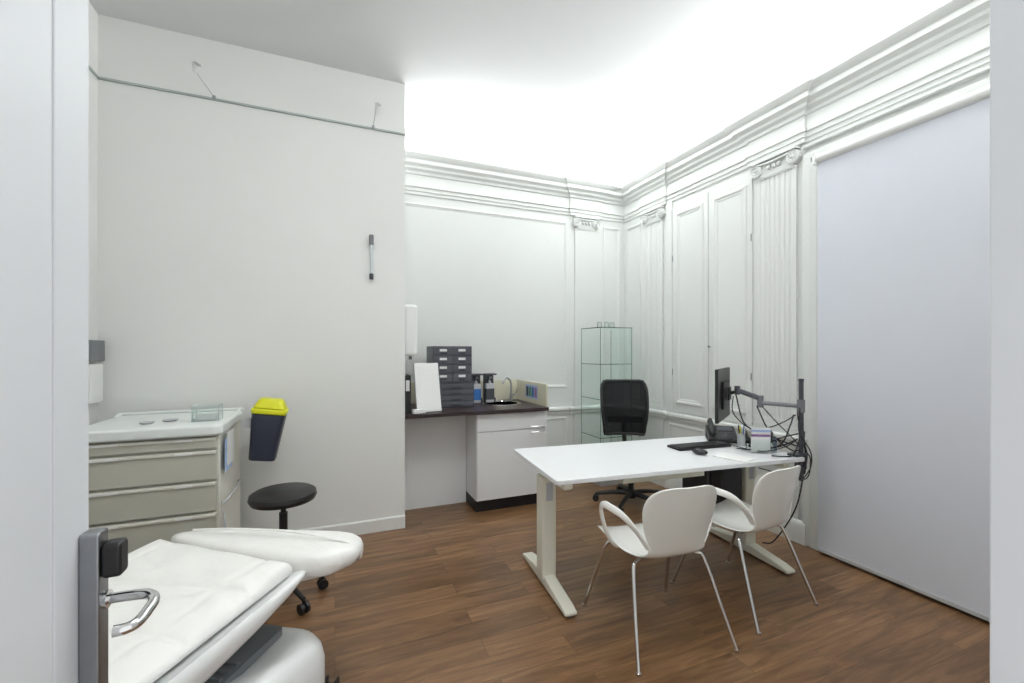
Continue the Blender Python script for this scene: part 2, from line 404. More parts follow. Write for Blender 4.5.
# ---------------------------------------------------------------- roller blind
rb=thing('roller_blind','large pale blue-grey roller blind reaching down to the floor','blind',(3.12,1.25,0))
MB().box((-.002,-1.0,.045),(.002,.73,2.73)).obj('blind_fabric',M_blind,rb)
MB().box((-.006,-1.0,.02),(.006,.73,.045)).obj('bottom_bar',M_lgrey,rb,bevel=.003)
MB().cyl((.0,-1.0,2.752),(.0,.73,2.752),.032,seg=28).obj('roller_tube',M_whitep,rb)
MB().box((-.040,.73,2.71),(.04,.745,2.79)).obj('bracket',M_whitep,rb,bevel=.004)
MB().tube([(.0,.740,2.70),(.0,.742,1.6),(.0,.740,.5)],.0015,6,smooth=2).obj('pull_cord',M_paper,rb)

# ---------------------------------------------------------------- counter
kb=thing('base_cabinet','white kitchen base cabinet with drawer and door on black plinth','cabinet',(1.14,3.58,0))
MB().box((0,.02,.10),(.018,.62,.86)).box((.662,.02,.10),(.68,.62,.86)).box((.018,.02,.10),(.662,.62,.12)).box((.018,.6,.12),(.662,.62,.86)).box((.018,.04,.835),(.662,.1,.86)).obj('body',M_cab,kb,bevel=.001)
MB().box((.002,.035,.0),(.678,.055,.10)).box((.002,.055,0),(.02,.6,.10)).box((.66,.055,0),(.678,.6,.10)).obj('plinth',M_black,kb)
d=MB().box((.003,0,.705),(.677,.018,.855)).obj('drawer',M_cab,kb,bevel=.002)
MB().tube([(.50,0,.725),(.50,-.022,.725),(.51,-.028,.725),(.63,-.028,.725),(.64,-.022,.725),(.64,0,.725)],.0045,8,smooth=2).obj('handle',M_chrome,d)
d=MB().box((.003,0,.105),(.677,.018,.700)).obj('door',M_cab,kb,bevel=.002)
MB().tube([(.50,0,.675),(.50,-.022,.675),(.51,-.028,.675),(.63,-.028,.675),(.64,-.022,.675),(.64,0,.675)],.0045,8,smooth=2).obj('handle',M_chrome,d)
struct(MB().box((.522,3.90,0),(1.135,3.918,.862)),'trim_10',M_cab,'white boxing panel below the worktop')
wt=thing('worktop','dark brown laminate worktop with cream upstands','worktop',(.52,3.535,.865))
sxc,syc,sr=1.0,.44,.165
mb=MB(); x0,x1,y0,y1=0.003,1.295,0.0,.732
outer=[];inner=[];n=48
for k in range(n):
    a=2*math.pi*k/n; c,s_=math.cos(a),math.sin(a)
    inner.append((sxc+sr*c,syc+sr*s_))
    tx=((x1-sxc)/c if c>0 else (x0-sxc)/c) if abs(c)>1e-6 else 9
    ty=((y1-syc)/s_ if s_>0 else (y0-syc)/s_) if abs(s_)>1e-6 else 9
    t=min(tx,ty); outer.append((sxc+t*c,syc+t*s_))
corners=[(x0,y0),(x1,y0),(x1,y1),(x0,y1)]
for cx,cy in corners:
    k=min(range(n),key=lambda i:(outer[i][0]-cx)**2+(outer[i][1]-cy)**2); outer[k]=(cx,cy)
rows=[[mb.bm.verts.new((p[0],p[1],z)) for p in pts] for pts,z in ((outer,0),(outer,.030),(inner,.030),(inner,0))]
for a,b in zip(rows,rows[1:]+rows[:1]): mb.bridge(a,b)
mb.obj('top',M_counter,wt)
MB().box((x0,.716,.031),(x1,.732,.24)).box((x1-.016,.02,.031),(x1-.001,.715,.24)).obj('upstand',M_cream2,wt,bevel=.002,label='cream laminate upstand')
sk=thing('sink','round stainless steel sink bowl set in the dark worktop','sink',(.52+sxc,3.535+syc,.896))
MB().lathe([(.195,0),(.195,.003),(.185,.006),(.165,.004),(.158,-.01),(.15,-.09),(.12,-.12),(.02,-.125),(.0,-.125),(.0,-.127),(.12,-.123),(.153,-.092),(.161,-.01),(.163,0)],seg=48).obj('bowl',M_chrome,sk)
MB().lathe([(.0,0),(.02,0),(.02,.004),(.0,.004)],(0,0,-.124),20).obj('drain',M_steel,sk)
ft=thing('tap','chrome curved sink tap','tap',(1.70,4.17,.896))
MB().lathe([(.024,0),(.024,.008),(.017,.014),(.015,.07),(.012,.08)],seg=24).tube([(0,0,.07),(0,0,.17),(-.02,-.01,.215),(-.07,-.04,.235),(-.11,-.07,.21),(-.12,-.075,.18)],.010,12).obj('spout',M_steel,ft)
MB().cyl((.01,0,.055),(.045,0,.06),.009,seg=14).tube([(.045,0,.06),(.055,-.01,.09),(.06,-.03,.12)],.005,8).obj('lever',M_steel,ft)
cd=thing('instruction_card','small blue and white illustrated card on the cream upstand','card',(.52+x1-.0165,3.88,1.01))
MB().box((-.0015,-.14,-.065),(.0,.14,.065)).obj('card',M_lblue,cd)
for i in range(4):
    MB().box((-.0025,-.125+i*.064,-.05),(-.0016,-.075+i*.064,.045)).obj('printed_picture',[M_purple,M_blue,M_green,M_navy][i],cd)
mat_dr=mat('drawer_smoke_grey',(84,86,94),.35,var=.05)
def drawer_stack(name,label,loc,w,h,rows,cols,rz=0,labels=True):
    r=thing(name,label,'drawer unit',loc,rz)
    dd=.30
    MB().box((0,0,0),(w,dd,.008)).box((0,0,h-.008),(w,dd,h)).box((0,0,.008),(.006,dd,h-.008)).box((w-.006,0,.008),(w,dd,h-.008)).box((.006,dd-.006,.008),(w-.006,dd,h-.008)).obj('body',M_dgrey,r)
    cw=(w-.012)/cols; ch=(h-.016)/rows
    for i in range(rows):
        for j in range(cols):
            x=.006+j*cw; z=.008+i*ch
            dr=MB().box((x+.002,-.006,z+.002),(x+cw-.002,.28,z+ch-.002)).obj('drawer',mat_dr,r,bevel=.002)
            if labels: MB().box((x+cw*.3,-.008,z+ch*.5),(x+cw*.68,-.0062,z+ch*.78)).obj('paper_label',M_paper,dr)
            MB().box((x+cw*.35,-.014,z+ch*.22),(x+cw*.65,-.0062,z+ch*.32)).obj('pull',M_black,dr)
    return r
drawer_stack('drawer_organizer','dark grey plastic desktop drawer unit with many slim drawers',(.845,3.84,.897),.35,.225,4,1,0,False)
drawer_stack('drawer_organizer','dark grey drawer unit with small white paper labels, stacked on another',(.815,3.85,1.124),.36,.33,4,2,0,True)
wb_=thing('white_panel','white framed panel leaning on the worktop against the drawers','panel',(.635,3.62,.899),8)
T=Matrix.Rotation(math.radians(-13),4,'X')
MB().box((0,0,0),(.215,.022,.42),T).obj('frame',M_whitep,wb_,bevel=.004)
MB().box((.015,-.0015,.015),(.20,-.0002,.405),T).obj('face',M_paper,wb_)
bi=thing('ring_binder','black ring binder standing beside the white panel','binder',(.535,3.66,.897),0)
MB().box((0,0,0),(.004,.26,.31)).box((.050,0,0),(.054,.26,.31)).box((.004,0,0),(.05,.004,.31)).obj('cover',M_black,bi,bevel=.001)
MB().box((.008,.012,.006),(.046,.25,.295)).obj('pages',M_paper,bi)
MB().box((.012,-.0012,.18),(.042,-.0002,.27)).obj('spine_label',M_paper,bi)
bx=thing('tissue_box','small white box lying on the worktop','box',(.60,3.555,.897),12)
MB().box((0,0,0),(.10,.05,.035)).obj('box',M_paper,bx,bevel=.003)
for (x,y,c,lb) in ((1.29,4.08,M_blue,'pump bottle with blue label on the worktop'),(1.43,4.08,M_dgrey,'pump bottle with dark label on the worktop')):
    r=thing('pump_bottle',lb,'bottle',(x,y,.897),0,'pump bottles beside the sink')
    MB().prism(rrect(-.045,-.03,.045,.03,.015),0,.19).obj('bottle',M_lgrey,r,bevel=.012,bseg=3)
    MB().prism(rrect(-.0455,-.0312,.0455,.0312,.015),.03,.14).obj('printed_label',c,r)
    MB().cyl((0,0,.19),(0,0,.215),.015,seg=16).cyl((0,0,.215),(0,0,.25),.005,seg=10).tube([(0,0,.25),(0,-.02,.256),(0,-.055,.25)],.006,8).obj('pump',M_lgrey,r)
    mb=MB().box((-.055,.034,.0),(.055,.038,.29)).box((-.055,-.036,.0),(-.049,.034,.05)).box((.049,-.036,.0),(.055,.034,.05)).box((-.055,-.06,.275),(.055,.034,.29))
    mb.obj('bracket',M_dgrey,r,bevel=.002)
sd=thing('soap_dispenser','white wall-mounted soap dispenser with elbow lever','dispenser',(.5205,3.70,1.33))
MB().prism(rrect(0,-.075,.125,.075,.045),.04,.47).obj('housing',M_whitep,sd,bevel=.03,bseg=5)
MB().cyl((.07,0,.01),(.07,0,.04),.014,seg=16).obj('nozzle',M_grey,sd)
tb=thing('wall_thermometer','slim clear tube with dark caps clipped to the white wall','wall instrument',(.262,YA-.03,1.965))
MB().cyl((0,0,.04),(0,0,.27),.012,seg=20).obj('tube',M_tube,tb)
MB().box((-.016,-.014,.265),(.016,.029,.345)).obj('mount',M_grey,tb,bevel=.005)
MB().cyl((0,0,0),(0,0,.045),.016,seg=20).box((-.008,0,.005),(.008,.029,.035)).obj('bottom_cap',M_dgrey,tb,bevel=.004)
dv=thing('wall_dispenser','grey and white dispenser box mounted on the side wall','dispenser',(XL+.002,3.40,1.10))
MB().box((0,-.08,.25),(.05,.09,.38)).obj('housing',M_grey,dv,bevel=.006)
MB().box((0,-.07,.0),(.045,.08,.235)).obj('cover',M_whitep,dv,bevel=.006)
# ---------------------------------------------------------------- glass cabinet
gc=thing('glass_display_cabinet','tall frameless glass display cabinet with green-edged shelves','display cabinet',(2.55,3.80,0))
w,d_,H=.40,.38,1.66
mb=MB(); za,zb=.10,H-.004
mb.quad((.003,0.002,za),(w-.003,.002,za),(w-.003,.002,zb),(.003,.002,zb))
mb.quad((.002,.005,za),(.002,d_-.005,za),(.002,d_-.005,zb),(.002,.005,zb))
mb.quad((w-.002,.005,za),(w-.002,d_-.005,za),(w-.002,d_-.005,zb),(w-.002,.005,zb))
mb.obj('glass_walls',M_glass,gc)
mb=MB()
for x in (.0,w-.004):
    for y in (0,d_-.004): mb.box((x,y,.10),(x+.004,y+.004,H-.010))
mb.obj('edge_strip',M_gedge,gc)
for z in (.50,.90,1.27):
    s_=MB().quad((.006,.008,z),(w-.006,.008,z),(w-.006,d_-.006,z),(.006,d_-.006,z)).obj('shelf',M_glass,gc)
    MB().box((.006,.005,z-.003),(w-.006,.008,z+.003)).box((.0045,.008,z-.003),(.007,d_-.006,z+.003)).obj('shelf_edge',M_gedge,s_)
tp=MB().quad((0,0,H),(w,0,H),(w,d_,H),(0,d_,H)).obj('top_panel',M_glass,gc)
MB().box((-.003,-.003,H-.008),(w+.003,0,H)).box((-.003,0,H-.008),(0,d_,H)).obj('top_edge',M_gedge,tp)
MB().box((0,0,0),(w,d_,.10)).obj('plinth',M_lgrey,gc,bevel=.003)
for i,(x,y) in enumerate(((2.64,3.95),(2.71,3.92),(2.80,3.95))):
    g_=thing('glass_jar','small clear glass jar standing on the glass cabinet','jar',(x,y,1.661),0,'small jars on the glass cabinet')
    MB().lathe([(.0,0),(.022,0),(.024,.004),(.024,.052)],seg=20).obj('jar',M_acryl,g_)
    MB().lathe([(.0,.052),(.025,.052),(.025,.06),(.0,.06)],seg=20).obj('lid',M_lgrey,g_)

# ---------------------------------------------------------------- desk
dk=thing('desk','white office desk with cream T-shaped metal legs','desk',(1.942,2.277,0),-5.5)
MB().prism(rrect(-.85,-.38,.85,.38,.02,4),.717,.742).obj('desk_top',M_desk,dk,bevel=.003)
for sx in (-1,1):
    x=sx*.755
    lg=MB().prism([(x-.045,-.05),(x+.045,-.05),(x+.045,.06),(x-.045,.06)],.05,.66).box((x-.03,-.32,.665),(x+.03,.32,.715)).obj('leg',M_cream,dk,bevel=.012,bseg=3)
    prof=[(-.36,.012),(-.36,.03),(-.30,.045),(-.05,.075),(.06,.075),(.30,.045),(.36,.03),(.36,.012)]
    mb=MB(); a=[mb.bm.verts.new((x-.036,y,z)) for y,z in prof]; b=[mb.bm.verts.new((x+.036,y,z)) for y,z in prof]
    mb.bridge(a,b); mb.face(a); mb.face(b)
    mb.obj('foot',M_cream,lg,bevel=.008,bseg=3)
    for y in (-.33,.33): MB().cyl((x,y,0),(x,y,.013),.02,seg=16).obj('glide',M_grey,lg)
    MB().box((x-.022,-.0515,.52),(x+.022,-.0502,.63)).obj('cover_plate',M_lgrey,lg)
MB().box((-.72,-.03,.655),(.72,.03,.712)).box((-.70,.20,.66),(.70,.24,.71)).obj('crossbar',M_cream,dk,bevel=.004)
MB().box((-.3,-.12,.60),(.3,-.05,.65)).box((-.3,-.12,.65),(-.28,-.04,.70)).box((.28,-.12,.65),(.3,-.04,.70)).obj('cable_tray',M_cream,dk,bevel=.003)
def D(x,y,z=.743):
    c,s_=math.cos(math.radians(-5.5)),math.sin(math.radians(-5.5))
    return (1.942+x*c-y*s_,2.277+x*s_+y*c,z)
kbd=thing('keyboard','black computer keyboard lying on the desk','keyboard',(2.36,2.30,.743),-4)
MB().prism(rrect(-.22,-.07,.22,.07,.012),0,.014).obj('body',M_black,kbd,bevel=.003)
mb=MB()
for i in range(5):
    for j in range(20): mb.box((-.208+j*.0208,-.058+i*.0225,.0142),(-.19+j*.0208,-.038+i*.0225,.020))
k=mb.obj('keys',M_black,kbd); k['kind']='stuff'
ms=thing('mouse','black computer mouse beside the keyboard','mouse',(2.19,2.13,.743),20)
MB().sphere((0,0,.0185),.03,(1,1.7,.6)).obj('body',M_black,ms)
MB().box((-.002,.02,.032),(.002,.032,.036)).obj('wheel',M_grey,ms)
ph=thing('desk_phone','black office desk telephone with handset','telephone',(2.68,2.40,.743),-40)
MB().prism([(-.10,-.10),(.10,-.10),(.10,.10),(-.10,.10)],0,lambda p:.025+(p[1]+.10)*.36).obj('body',M_black,ph,bevel=.006)
MB().tube([(-.07,-.10,.055),(-.07,-.075,.085),(-.07,.075,.135),(-.07,.10,.12)],.020,10,flat=.7).obj('handset',M_black,ph)
MB().box((-.02,.02,.0),(.08,.085,.003),Matrix.Translation((0,0,.0612))@Matrix.Rotation(math.radians(19.8),4,'X')).obj('display',M_dgrey,ph)
mb=MB()
for i in range(4):
    for j in range(3): mb.box((-.01+j*.028,-.08+i*.022,0),(.010+j*.028,-.065+i*.022,.006),Matrix.Translation((0,0,.058))@Matrix.Rotation(math.radians(19.8),4,'X'))
mb.obj('keypad',M_dgrey,ph)
# monitor arm
PX,PY=2.775,1.865
ar=thing('monitor_arm','dark grey jointed monitor arm clamped to the desk end','monitor arm',(PX,PY,.70))
MB().cyl((0,0,-.12),(0,0,.52),.014,seg=20).cyl((0,0,.52),(0,0,.535),.016,seg=20).obj('post',M_dgrey,ar)
MB().box((-.09,-.03,.045),(.0,.03,.060)).box((-.0,-.03,-.04),(.012,.03,.06)).box((-.07,-.025,-.04),(.012,.025,-.03)).cyl((-.05,0,-.03),(-.05,0,.014),.008,seg=12).obj('clamp',M_dgrey,ar,bevel=.002)
B=Vector((2.68-PX,2.08-PY,.36)); C=Vector((2.595-PX,2.19-PY,.44))
MB().cyl((0,0,.32),(0,0,.40),.022,seg=20).tube([(0,0,.36),B],.014,12,smooth=1).cyl(B+Vector((0,0,-.03)),B+Vector((0,0,.05)),.020,seg=20).obj('lower_arm',M_grey,ar)
MB().tube([B+Vector((0,0,.03)),C],.017,12,smooth=1).cyl(C+Vector((0,0,-.03)),C+Vector((0,0,.03)),.018,seg=20).obj('upper_arm',M_dgrey,ar)
mdir=math.radians(33); MX,MY=2.55,2.275
MB().box((-.045,-.012,-.045),(.045,.0,.045),Matrix.Translation(Vector((MX+.545*.040-PX,MY-.839*.040-PY,.415)))@Matrix.Rotation(mdir,4,'Z')).tube([C+Vector((0,0,-.01)),Vector((MX+.545*.045-PX,MY-.839*.045-PY,.415))],.012,10,smooth=1).obj('mount_plate',M_black,ar)
mn=thing('computer_monitor','black flat computer monitor held by the jointed arm','monitor',(MX,MY,.93),33)
MB().box((-.25,-.014,0),(.25,.008,.36)).box((-.12,-.028,.08),(.12,-.014,.27)).obj('casing',M_black,mn,bevel=.005)
MB().box((-.238,.0082,.018),(.238,.0092,.348)).obj('screen',M_screen,mn)
og=thing('leaflet_holder','clear desk holder filled with printed leaflets','holder',D(.70,-.18),-30)
mb=MB().quad((-.08,-.045,0),(.08,-.045,0),(.08,-.045,.09),(-.08,-.045,.09)).quad((-.08,.045,0),(.08,.045,0),(.08,.045,.15),(-.08,.045,.15))
mb.quad((-.08,-.045,0),(-.08,.045,0),(-.08,.045,.15),(-.08,-.045,.09)).quad((.08,-.045,0),(.08,.045,0),(.08,.045,.15),(.08,-.045,.09)).obj('holder',M_acryl,og)
for i,mm in enumerate((M_paper,M_purple,M_paper,M_lblue,M_paper)):
    MB().box((-.072+.006*i,-.034+i*.015,.003),(.045+.007*i,-.030+i*.015,.105+.013*i)).obj('leaflet',mm,og)
pc=thing('pen_cup','small grey pen cup with pens on the desk','pen cup',D(.74,.02))
MB().lathe([(.0,0),(.028,0),(.030,.085),(.027,.085),(.025,.006),(.0,.006)],seg=24).obj('cup',M_lgrey,pc)
for i in range(4):
    a=i*1.7; MB().cyl((.010*math.cos(a),.010*math.sin(a),.008),(.024*math.cos(a),.024*math.sin(a),.14),.004,seg=8).obj('pen',[M_blue,M_black,M_yellow,M_paper][i],pc)
pp=thing('paper_stack','loose white papers on the desk','paper',D(.40,-.26),15)
MB().box((-.07,-.10,0),(.08,.10,.006)).obj('sheets',M_paper,pp)
def rel(p): return Vector(p)-Vector((PX,PY,.70))
for j,pts in enumerate((
 [(2.755,1.90,1.0),(2.72,1.90,.93),(2.70,1.95,.80),(2.62,2.05,.752),(2.56,2.08,.752),(2.53,2.14,.752)],
 [(2.755,1.86,1.05),(2.72,1.84,.90),(2.78,1.81,.78),(2.80,1.82,.68),(2.78,1.85,.60)],
 [(2.66,2.09,1.04),(2.69,2.04,.90),(2.72,1.98,.82),(2.74,1.90,.77),(2.75,1.86,.78)],
 [(2.58,2.21,1.10),(2.57,2.20,.98),(2.64,2.12,.88),(2.70,2.03,.90),(2.74,1.95,.95),(2.76,1.89,1.0)],
 [(2.79,1.88,.98),(2.81,1.87,.85),(2.80,1.86,.70),(2.78,1.90,.40),(2.74,2.02,.14),(2.73,2.10,.09)],
 [(2.60,2.27,.753),(2.58,2.20,.753),(2.57,2.10,.753),(2.59,1.98,.76),(2.68,1.90,.80),(2.75,1.87,.85)],
 [(2.59,2.20,1.12),(2.60,2.14,.92),(2.66,2.05,.86),(2.72,1.94,.82),(2.76,1.88,.80)],
 [(2.78,1.88,1.10),(2.81,1.91,.98),(2.82,1.88,.84),(2.81,1.85,.74),(2.80,1.86,.62)],
 [(2.76,1.85,.95),(2.70,1.83,.84),(2.66,1.84,.76),(2.60,1.86,.753),(2.55,1.90,.753)],
 [(2.67,2.07,1.05),(2.73,1.99,.93),(2.78,1.90,.82),(2.81,1.87,.72),(2.79,1.90,.62)],
 [(2.77,1.88,.88),(2.70,1.96,.84),(2.66,2.02,.79),(2.70,2.06,.76),(2.74,1.98,.78),(2.77,1.89,.84)],
 [(2.77,1.84,.90),(2.74,1.82,.80),(2.78,1.81,.73),(2.79,1.84,.60),(2.74,1.92,.60),(2.66,2.08,.62)])):
    MB().tube([rel(p) for p in pts],.0035 if j%2 else .0045,7).obj('cable',M_black,ar,label='thin black cable')
cp=thing('computer_case','black computer case hanging beneath the desk','computer',D(.595,.16,.30),-5.5)
MB().box((-.09,-.20,0),(.09,.20,.33)).obj('case',M_black,cp,bevel=.006)
MB().box((-.08,-.203,.02),(.08,-.2002,.31)).obj('front_grille',M_leather,cp)
MB().box((-.10,-.10,-.006),(-.094,-.08,.355)).box((.094,-.10,-.006),(.10,-.08,.355)).box((-.10,-.10,-.010),(.10,-.08,-.004)).obj('hanging_bracket',M_dgrey,cp)

# ---------------------------------------------------------------- office chair
oc=thing('office_chair','black swivel office chair with mesh backrest on castors','office chair',(2.535,3.28,0),-26)
mb=MB()
for i in range(5):
    a=math.radians(72*i+26); c,s_=math.cos(a),math.sin(a)
    mb.tube([(c*.03,s_*.03,.10),(c*.16,s_*.16,.095),(c*.32,s_*.32,.070)],.022,10,rad=lambda t:1.1-.4*t)
mb.cyl((0,0,.06),(0,0,.13),.045,.038).obj('star_base',M_black,oc)
for i in range(5):
    a=math.radians(72*i+26); c,s_=math.cos(a),math.sin(a); p=Vector((c*.32,s_*.32,.03)); t=Vector((-s_,c,0))
    MB().cyl(p-t*.026,p-t*.006,.029,seg=20).cyl(p+t*.006,p+t*.026,.029,seg=20).cyl(p-t*.006,p+t*.006,.012,seg=12).cyl(p,p+Vector((0,0,.04)),.008,seg=10).obj('castor',M_black,oc)
MB().cyl((0,0,.13),(0,0,.30),.025).cyl((0,0,.30),(0,0,.42),.016).box((-.09,-.10,.41),(.09,.12,.445)).obj('column',M_black,oc)
MB().prism(rrect(-.24,-.25,.24,.22,.09),.445,.505).obj('seat',M_leather,oc,bevel=.022,bseg=4)
def bf(u,v):
    z=.60+.51*v; w=(.185+.035*math.sin(v*2.2))
    if v>.85: w*=1-.12*((v-.85)/.15)**2
    x=(u*2-1)*w; return Vector((x-.02,.245+.06*v*v-.04*math.sin(v*3.14)-.035*(u*2-1)**2,z))
MB().grid(bf,12,14).obj('backrest',M_blackm,oc,angle=80)
fr=[bf(0,v/8) for v in range(9)]+[bf(u/6,1)+Vector((0,0,.004)) for u in range(1,6)]+[bf(1,1-v/8) for v in range(9)]+[bf(1-u/6,0) for u in range(1,6)]
MB().tube(fr,.014,8,smooth=2,closed=True).obj('back_frame',M_black,oc)
MB().tube([(0,.10,.43),(0,.24,.44),(0,.32,.55),(0,.32,.75)],.022,10).box((-.17,.285,.70),(.17,.300,.76)).obj('back_support',M_black,oc)

# ---------------------------------------------------------------- visitor chairs
def shell():
    P=[(.238,.425,.195),(.222,.445,.210),(.15,.450,.222),(.05,.440,.222),(-.06,.432,.210),(-.14,.440,.182),(-.185,.475,.158),(-.205,.53,.164),(-.225,.60,.184),(-.241,.66,.198),(-.252,.71,.202),(-.262,.755,.193),(-.268,.785,.172),(-.272,.805,.138),(-.275,.816,.085)]
    pts=catmull([(p[0],p[1],p[2]) for p in P],3)
    n=len(pts)-1; m=14
    mb=MB()
    def f(u,v):
        k=min(int(round(u*n)),n); p=pts[k]; s_=v*2-1
        wr=p.z/.2
        if u<.45: amt=.022*(abs(s_)**3)
        else: amt=.05*(s_*s_)*wr*wr
        e=Vector((0,0,1)) if u<.35 else (Vector((0,1,.0)) if u>.55 else Vector((0,(u-.35)/.2,1-(u-.35)/.2)))
        return Vector((s_*p.z,p.x,p.y))+e*amt
    mb.grid(f,n,m); return mb
vc=thing('visitor_chair','white plastic shell armchair with slim chrome legs','chair',(1.515,1.77,0),-6,'white armchairs at the desk')
vc.scale=(1,1,.98)
shell().obj('shell_seat',M_shell,vc,solid=.009,angle=80,sub=1)
for sx in (-1,1):
    MB().tube([(sx*.152,-.170,.505),(sx*.205,-.155,.590),(sx*.246,-.11,.648),(sx*.268,-.03,.664),(sx*.272,.03,.660),(sx*.268,.068,.625),(sx*.252,.066,.54),(sx*.225,.045,.465),(sx*.19,.03,.435)],.018,12,flat=.45,up=(sx,0,.25)).obj('armrest',M_shell,vc)
for sx in (-1,1):
    MB().tube([(sx*.10,.10,.428),(sx*.17,.12,.42),(sx*.20,.14,.39),(sx*.235,.215,.18),(sx*.262,.27,.008)],.0095,12,smooth=5).cyl((sx*.262,.27,0),(sx*.262,.27,.012),.012,seg=14).obj('leg',M_chrome,vc)
    MB().tube([(sx*.10,-.06,.418),(sx*.17,-.10,.415),(sx*.20,-.125,.385),(sx*.235,-.20,.18),(sx*.262,-.265,.008)],.0095,12,smooth=5).cyl((sx*.262,-.265,0),(sx*.262,-.265,.012),.012,seg=14).obj('leg',M_chrome,vc)
MB().box((-.12,-.08,.410),(.12,-.04,.424)).box((-.12,.08,.416),(.12,.12,.434)).obj('seat_mount',M_grey,vc)
dup(vc,(2.19,1.82,0),6)

# ---------------------------------------------------------------- stool
st=thing('stool','round black upholstered stool on five-star castor base','stool',(-.27,2.76,0),15)
MB().lathe([(.0,.565),(.13,.565),(.165,.570),(.175,.590),(.170,.612),(.15,.624),(.0,.622)],seg=48).obj('seat',M_leather,st)
MB().cyl((0,0,.550),(0,0,.565),.09).cyl((0,0,.30),(0,0,.550),.014).cyl((0,0,.10),(0,0,.50),.022).obj('column',M_black,st)
mb=MB()
for i in range(5):
    a=math.radians(72*i); c,s_=math.cos(a),math.sin(a); mb.tube([(c*.02,s_*.02,.11),(c*.11,s_*.11,.10),(c*.21,s_*.21,.075)],.017,10,rad=lambda t:1.1-.4*t)
mb.cyl((0,0,.08),(0,0,.13),.04).obj('star_base',M_black,st)
for i in range(5):
    a=math.radians(72*i); c,s_=math.cos(a),math.sin(a); p=Vector((c*.21,s_*.21,.028)); t=Vector((-s_,c,0))
    MB().cyl(p-t*.024,p-t*.006,.028,seg=18).cyl(p+t*.006,p+t*.024,.028,seg=18).cyl(p-t*.006,p+t*.006,.01,seg=10).cyl(p,p+Vector((0,0,.045)),.008,seg=10).obj('castor',M_black,st)

# ---------------------------------------------------------------- medical cart
ct=thing('medical_cart','beige medical trolley with labelled drawers and white tray top','trolley',(-.92,3.16,0))
w,h0=.32,.30
MB().box((-w,-h0+.022,.14),(w,h0,.945)).obj('body',M_cartbody,ct,bevel=.01)
zs=[(.875,.942),(.70,.868),(.525,.693),(.35,.518),(.165,.343)]
for a,b in zs:
    dr=MB().box((-w+.01,-h0-.004,a),(w-.01,-h0+.020,b-.006)).obj('drawer',M_cart,ct,bevel=.004)
    MB().box((-w+.015,-h0-.014,b-.024),(w-.015,-h0-.0045,b-.008)).obj('handle',M_cartbody,dr,bevel=.003,label='pale grip rail')
    for (l0,l1) in ((-w+.06,-w+.20),(w-.20,w-.12)):
        MB().box((l0,-h0-.0155,b-.022),(l1,-h0-.0142,b-.011)).obj('paper_label',M_paper,dr)
MB().prism(rrect(-w-.018,-h0-.035,w+.018,h0,.05),.946,1.008).obj('tray_top',M_carttop,ct,bevel=.016,bseg=4)
MB().tube([(-w+.0,h0-.12,1.006),(-w,h0-.03,1.014),(-w+.03,h0-.015,1.016),(w-.03,h0-.015,1.016),(w,h0-.03,1.014),(w,h0-.12,1.006)],.009,10,smooth=4).obj('rim',M_carttop,ct)
for x in (-.26,.26):
    for y in (-.24,.24):
        MB().cyl((x-.014,y,.05),(x+.014,y,.05),.05,seg=24).cyl((x,y,.05),(x,y,.14),.010,seg=12).box((x-.02,y-.03,.085),(x+.02,y+.03,.11)).obj('castor',M_grey,ct)
MB().tube([(w+.0,-.24,.55),(w+.02,-.24,.55),(w+.02,.2,.55),(w,.2,.55)],.006,8,smooth=2).tube([(w+.0,-.20,.50),(w+.015,-.22,.40),(w+.015,-.20,.30),(w,-.18,.28)],.005,8).obj('side_rail',M_lgrey,ct)
hd=thing('hanging_papers','pale blue and white sheets hanging on the trolley side','papers',(-.580,3.0,.72))
MB().box((0,-.10,0),(.003,.07,.19)).obj('sheet',M_lblue,hd); MB().box((.004,-.06,.03),(.007,.10,.22)).obj('sheet',M_paper,hd)
sb=thing('sharps_bin','dark blue waste bin with bright yellow lid on the trolley side','waste bin',(-.435,3.22,.71),0)
sb.rotation_euler=(0,math.radians(8),0)
def taper(z0,z1,a0,b0,a1,b1,mb,r=.03):
    A=rrect(-a0,-b0,a0,b0,r); Bq=rrect(-a1,-b1,a1,b1,r)
    va=[mb.bm.verts.new((p[0],p[1],z0)) for p in A]; vb=[mb.bm.verts.new((p[0],p[1],z1)) for p in Bq]
    mb.bridge(va,vb); mb.face(va[::-1]); mb.face(vb); return mb
taper(0,.30,.075,.065,.096,.088,MB()).obj('bin_body',M_navy,sb,bevel=.006)
mb=taper(.30,.335,.102,.094,.102,.094,MB()); taper(.335,.395,.096,.088,.066,.062,mb)
mb.obj('bin_lid',M_yellow,sb,bevel=.010)
MB().box((-.13,-.03,.20),(-.094,.03,.26)).obj('mounting_bracket',M_lgrey,sb)
ab=thing('acrylic_box','small clear acrylic box of white pads on the trolley','box',(-.69,3.02,1.009))
mb=MB(); q=.065; r_=.05; hh=.088
for (a,b) in (((-q,-r_),(q,-r_)),((q,-r_),(q,r_)),((q,r_),(-q,r_)),((-q,r_),(-q,-r_))):
    mb.quad((a[0],a[1],0.001),(b[0],b[1],.001),(b[0],b[1],hh),(a[0],a[1],hh))
mb.quad((-q,-r_,hh),(q,-r_,hh),(q,r_,hh),(-q,r_,hh)).obj('case',M_acryl,ab)
mb=MB()
for z in (.0015,hh):
    for (a,b) in (((-q,-r_),(q,-r_)),((q,-r_),(q,r_)),((q,r_),(-q,r_)),((-q,r_),(-q,-r_))): mb.tube([(a[0],a[1],z),(b[0],b[1],z)],.0014,6,smooth=1)
for a in ((-q,-r_),(q,-r_),(q,r_),(-q,r_)): mb.tube([(a[0],a[1],.002),(a[0],a[1],hh)],.0014,6,smooth=1)
mb.obj('case_edges',M_acedge,ab)
